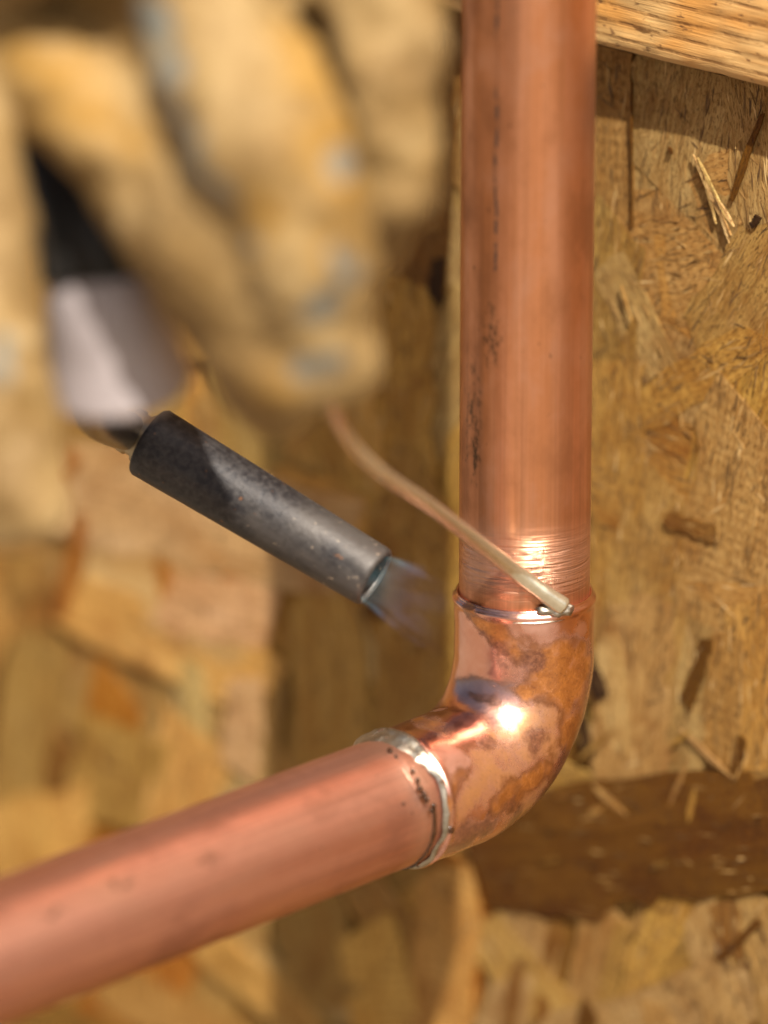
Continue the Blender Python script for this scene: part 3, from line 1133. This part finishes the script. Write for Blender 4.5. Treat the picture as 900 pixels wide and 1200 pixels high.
# ------------------------------------------------------------------ torch
tipc = P(440, 677, 0.973)
endc = P(174, 517, 0.983)
ax = (endc - tipc).normalized()
torch = thing('gas_torch', 'gas torch with scuffed black steel burner tube and pale flame aimed at the elbow', 'blow torch', tipc)
q = ax.to_track_quat('Z', 'Y').to_matrix().to_4x4()
TL = (endc - tipc).length


def lathe(name, prof, mat, parent, seg=72):
    V, F = [], []
    for r, z in prof:
        for k in range(seg):
            a = 2 * math.pi * k / seg
            V.append(Vector((r * math.cos(a), r * math.sin(a), z)))
    for i in range(len(prof) - 1):
        for k in range(seg):
            a, b = i * seg + k, i * seg + (k + 1) % seg
            F.append((b, a, a + seg, b + seg))
    return link_mesh(name, V, F, mat, parent)


r0, r1 = 0.00535, 0.00625
prof = [(r0 - 0.0012, 0.020), (r0 - 0.0012, 0.0005), (r0 - 0.0010, 0.0), (r0 - 0.0005, -0.0001), (r0 - 0.00012, 0.0003), (r0, 0.0010)]
prof += [(r0 + (r1 - r0) * i / 30 + (0.00012 if 0 else 0), 0.0010 + (TL - 0.0016) * i / 30) for i in range(1, 31)]
prof += [(r1 - 0.0003, TL - 0.0001), (r1 - 0.0009, TL + 0.0001), (0.0032, TL + 0.0001), (0.0, TL + 0.0001)]
prof = [(r, z) for r, z in prof]
bt = lathe('burner_tube', prof, M_TORCH, torch)
bt.matrix_local = q
nk = lathe('brass_neck', [(0.0044, TL - 0.0005), (0.0044, TL + 0.0010), (0.0038, TL + 0.0013), (0.0038, TL + 0.0026), (0.0041, TL + 0.0028), (0.0041, TL + 0.0040), (0.0030, TL + 0.0044), (0.0, TL + 0.0044)], M_BRASS, torch)
nk.matrix_local = q


def world_part(name, V, F, mat, parent):
    return link_mesh(name, [v - parent.location for v in V], F, mat, parent)


st_path = catmull([tipc + ax * (TL + 0.003), P(132, 500, 0.976), P(110, 485, 0.957), P(108, 455, 0.93), P(120, 420, 0.88)], 10)
V, F = sweep(st_path, [0.0033] * len(st_path), 24)
world_part('stem', V, F, mat_plain('grey_steel_stem', (0.20, 0.19, 0.19), 0.35, 0.9), torch)
cpth = catmull([P(142, 452, 0.878), P(134, 410, 0.875), P(122, 350, 0.871), P(116, 300, 0.871)], 10)
V, F = sweep(cpth, lambda i, a: (88 + 2 * math.sin(3 * a)) * PX * 0.865 * (0.97 if i < 1 else 1.0) * (1 - 0.36 * i / len(cpth)), 48)
world_part('valve_collar', V, F, M_COLLAR, torch)
gp = catmull([P(122, 325, 0.871), P(112, 255, 0.871), P(60, 150, 0.89), P(-20, 40, 0.93)], 10)
V, F = sweep(gp, lambda i, a: (72 + 3 * math.cos(8 * a)) * PX * 0.87, 48)
world_part('handle', V, F, M_GRIP, torch)


def flame(name):
    """gas leaving the burner: nested thin cones with wisps, and one brighter streak along the lower edge"""
    V, F = [], []
    seg, n = 40, 16
    for sh in (0.0, 0.5, 1.0):
        q0 = len(V)
        for i in range(n + 1):
            v = i / n
            for k in range(seg):
                a = 2 * math.pi * k / seg
                r = 0.0036 + 0.0006 * sh + (0.0016 + 0.0008 * sh) * v + 0.0006 * v * noise.noise(Vector((math.cos(a) * 1.6, math.sin(a) * 1.6, v * 1.5 + sh)))
                V.append(Vector((r * math.cos(a), r * math.sin(a), 0.0190 * v)))
        for i in range(n):
            for k in range(seg):
                a, b = q0 + i * seg + k, q0 + i * seg + (k + 1) % seg
                F.append((a, b, b + seg, a + seg))
    low_dir = (-ax).to_track_quat('Z', 'Y').inverted() @ (-UP + RIGHT * -0.4)
    a0 = math.atan2(low_dir.y, low_dir.x)
    for da, ln in ((0.0, 0.014), (0.10, 0.012), (2.7, 0.008)):
        pth = [Vector(((0.0043 + 0.0012 * v) * math.cos(a0 + da), (0.0043 + 0.0012 * v) * math.sin(a0 + da), ln * v)) for v in [i / 10 for i in range(11)]]
        for sh in (0.3, 0.5, 0.75, 1.0, 1.3):
            v2, f2 = sweep(pth, [(0.0004 + 0.0006 * i / 10) * sh * (1 if i < 10 else 0.2) for i in range(11)], 10, cap=(False, False))
            q0 = len(V)
            V += v2
            F += [tuple(x + q0 for x in f) for f in f2]
    return link_mesh(name, V, F, M_FLAME, torch)


fl = flame('flame')
fl.matrix_local = (-ax).to_track_quat('Z', 'Y').to_matrix().to_4x4()
fl.location = -ax * (-0.0006)

# ------------------------------------------------------------------ glove (worn, holding the torch; far out of focus)
GD = 0.065
CH = {
    'thumb': [(-90, -40, 0.81, 95), (-62, 130, 0.79, 78), (-44, 300, 0.79, 80), (-18, 440, 0.79, 78), (6, 545, 0.79, 74), (16, 580, 0.79, 66)],
    'index': [(-60, -60, 0.80, 110), (10, 50, 0.79, 70), (96, 108, 0.787, 70), (184, 206, 0.785, 80), (256, 314, 0.785, 84), (306, 408, 0.79, 74), (322, 452, 0.792, 58)],
    'middle': [(150, -90, 0.79, 115), (240, 20, 0.782, 96), (298, 136, 0.776, 96), (345, 262, 0.777, 86), (376, 366, 0.785, 70), (388, 418, 0.79, 58)],
    'ring': [(280, -100, 0.80, 100), (362, 20, 0.80, 60), (402, 130, 0.803, 56), (430, 230, 0.808, 50), (442, 280, 0.81, 40)],
    'little': [(380, -120, 0.79, 100), (438, -10, 0.785, 70), (456, 90, 0.785, 62), (462, 180, 0.79, 56), (446, 252, 0.795, 46), (432, 285, 0.80, 36)],
    'palm': [(350, -170, 0.78, 120), (220, -180, 0.775, 150), (60, -180, 0.775, 160), (-90, -150, 0.785, 160), (-240, -210, 0.80, 170), (-420, -330, 0.81, 160), (-560, -420, 0.82, 150)],
}


def glove():
    bm = bmesh.new()
    samples = []
    for nm, ch in CH.items():
        pts = [P(x, y, d + GD) for x, y, d, r in ch]
        rad = [1.06 * r * PX * (d + GD) for x, y, d, r in ch]
        pp = catmull(pts, 7)
        rv = catmull([Vector((r, 0, 0)) for r in rad], 7)
        for p, r in zip(pp, rv):
            samples.append((p, r.x, nm))
            mm = Matrix.Translation(p) @ Matrix.Scale(r.x, 4)
            bmesh.ops.create_icosphere(bm, subdivisions=2, radius=1, matrix=mm)
    me = bpy.data.meshes.new('tmp')
    bm.to_mesh(me)
    bm.free()
    o = bpy.data.objects.new('tmp', me)
    C.objects.link(o)
    rm = o.modifiers.new('r', 'REMESH')
    rm.mode = 'VOXEL'
    rm.voxel_size = 0.0013
    sm = o.modifiers.new('s', 'SMOOTH')
    sm.iterations = 14
    sm.factor = 0.5
    dg = bpy.context.evaluated_depsgraph_get()
    me2 = bpy.data.meshes.new_from_object(o.evaluated_get(dg))
    bpy.data.objects.remove(o)
    me2.name = 'work_glove'
    # folds of the leather, and the worn-in stains as a point attribute
    nv = len(me2.vertices)
    no = [v.normal.copy() for v in me2.vertices]
    BLUE = [(160, 35, 40), (175, 90, 40), (190, 130, 34), (208, 170, 34), (225, 205, 30), (245, 235, 22), (425, 185, 26), (372, 385, 26), (395, 360, 22), (360, 440, 22), (395, 440, 24), (8, 440, 26), (430, 320, 24), (20, 400, 16), (265, 300, 12), (410, 300, 20)]
    YEL = [(60, 95, 60), (100, 130, 45), (30, 60, 40), (400, 160, 60), (395, 90, 55), (430, 220, 50), (370, 40, 45), (290, 255, 35), (420, 290, 40), (330, 470, 40), (140, 160, 30)]
    front = [(proj(v.co), v.co.copy()) for v, q in zip(me2.vertices, no) if q.dot(CAM - v.co) > 0]

    def spot(lst):
        out = []
        for x, y, r in lst:
            best = min(front, key=lambda f: (f[0][0] - x) ** 2 + (f[0][1] - y) ** 2 + (f[0][2] * 400) ** 2)
            out.append((best[1], r * PX * 0.8))
        return out
    BLUE, YEL = spot(BLUE), spot(YEL)
    data = []
    for v in me2.vertices:
        c = v.co
        w = c + Vector((fbm(c, 60, 2), fbm(c + Vector((2, 3, 4)), 60, 2), 0)) * 0.003

        def val(lst):
            m = 0
            for p, r in lst:
                d = (w - p).length / r
                m = max(m, 1.15 - 0.75 * d)
            return max(0, min(1, m))
        data += [val(YEL), val(BLUE), 0.0, 1.0]
    col = me2.color_attributes.new('tint', 'FLOAT_COLOR', 'POINT')
    col.data.foreach_set('color', data)
    for i, v in enumerate(me2.vertices):
        v.co = v.co + no[i] * (0.0022 * fbm(v.co, 60, 3) + 0.0006 * fbm(v.co, 260, 2))
    me2.materials.clear()
    me2.materials.append(M_GLOVE)
    me2.polygons.foreach_set('use_smooth', [True] * len(me2.polygons))
    root = thing('work_glove', 'stained tan leather work glove gripping the torch handle, blurred in the foreground', 'work glove', P(-560, -420, 0.885))
    g = bpy.data.objects.new('glove_body', me2)
    C.objects.link(g)
    g.parent = root
    g.location = -root.location
    cp = [P(-480, -372, 0.878), P(-640, -470, 0.895), P(-860, -610, 0.915)]
    path = catmull(cp, 8)
    V, F = sweep(path, lambda i, a: (205 + 30 * i / 16 + 6 * math.sin(5 * a)) * PX * 0.88, 48, cap=(False, False))
    n = len(V)
    world_part('knitted_cuff', V, F, mat_plain('cuff_cloth', (0.30, 0.28, 0.22), 0.85, 0, 300, 0.3), root)
    return root


glove()
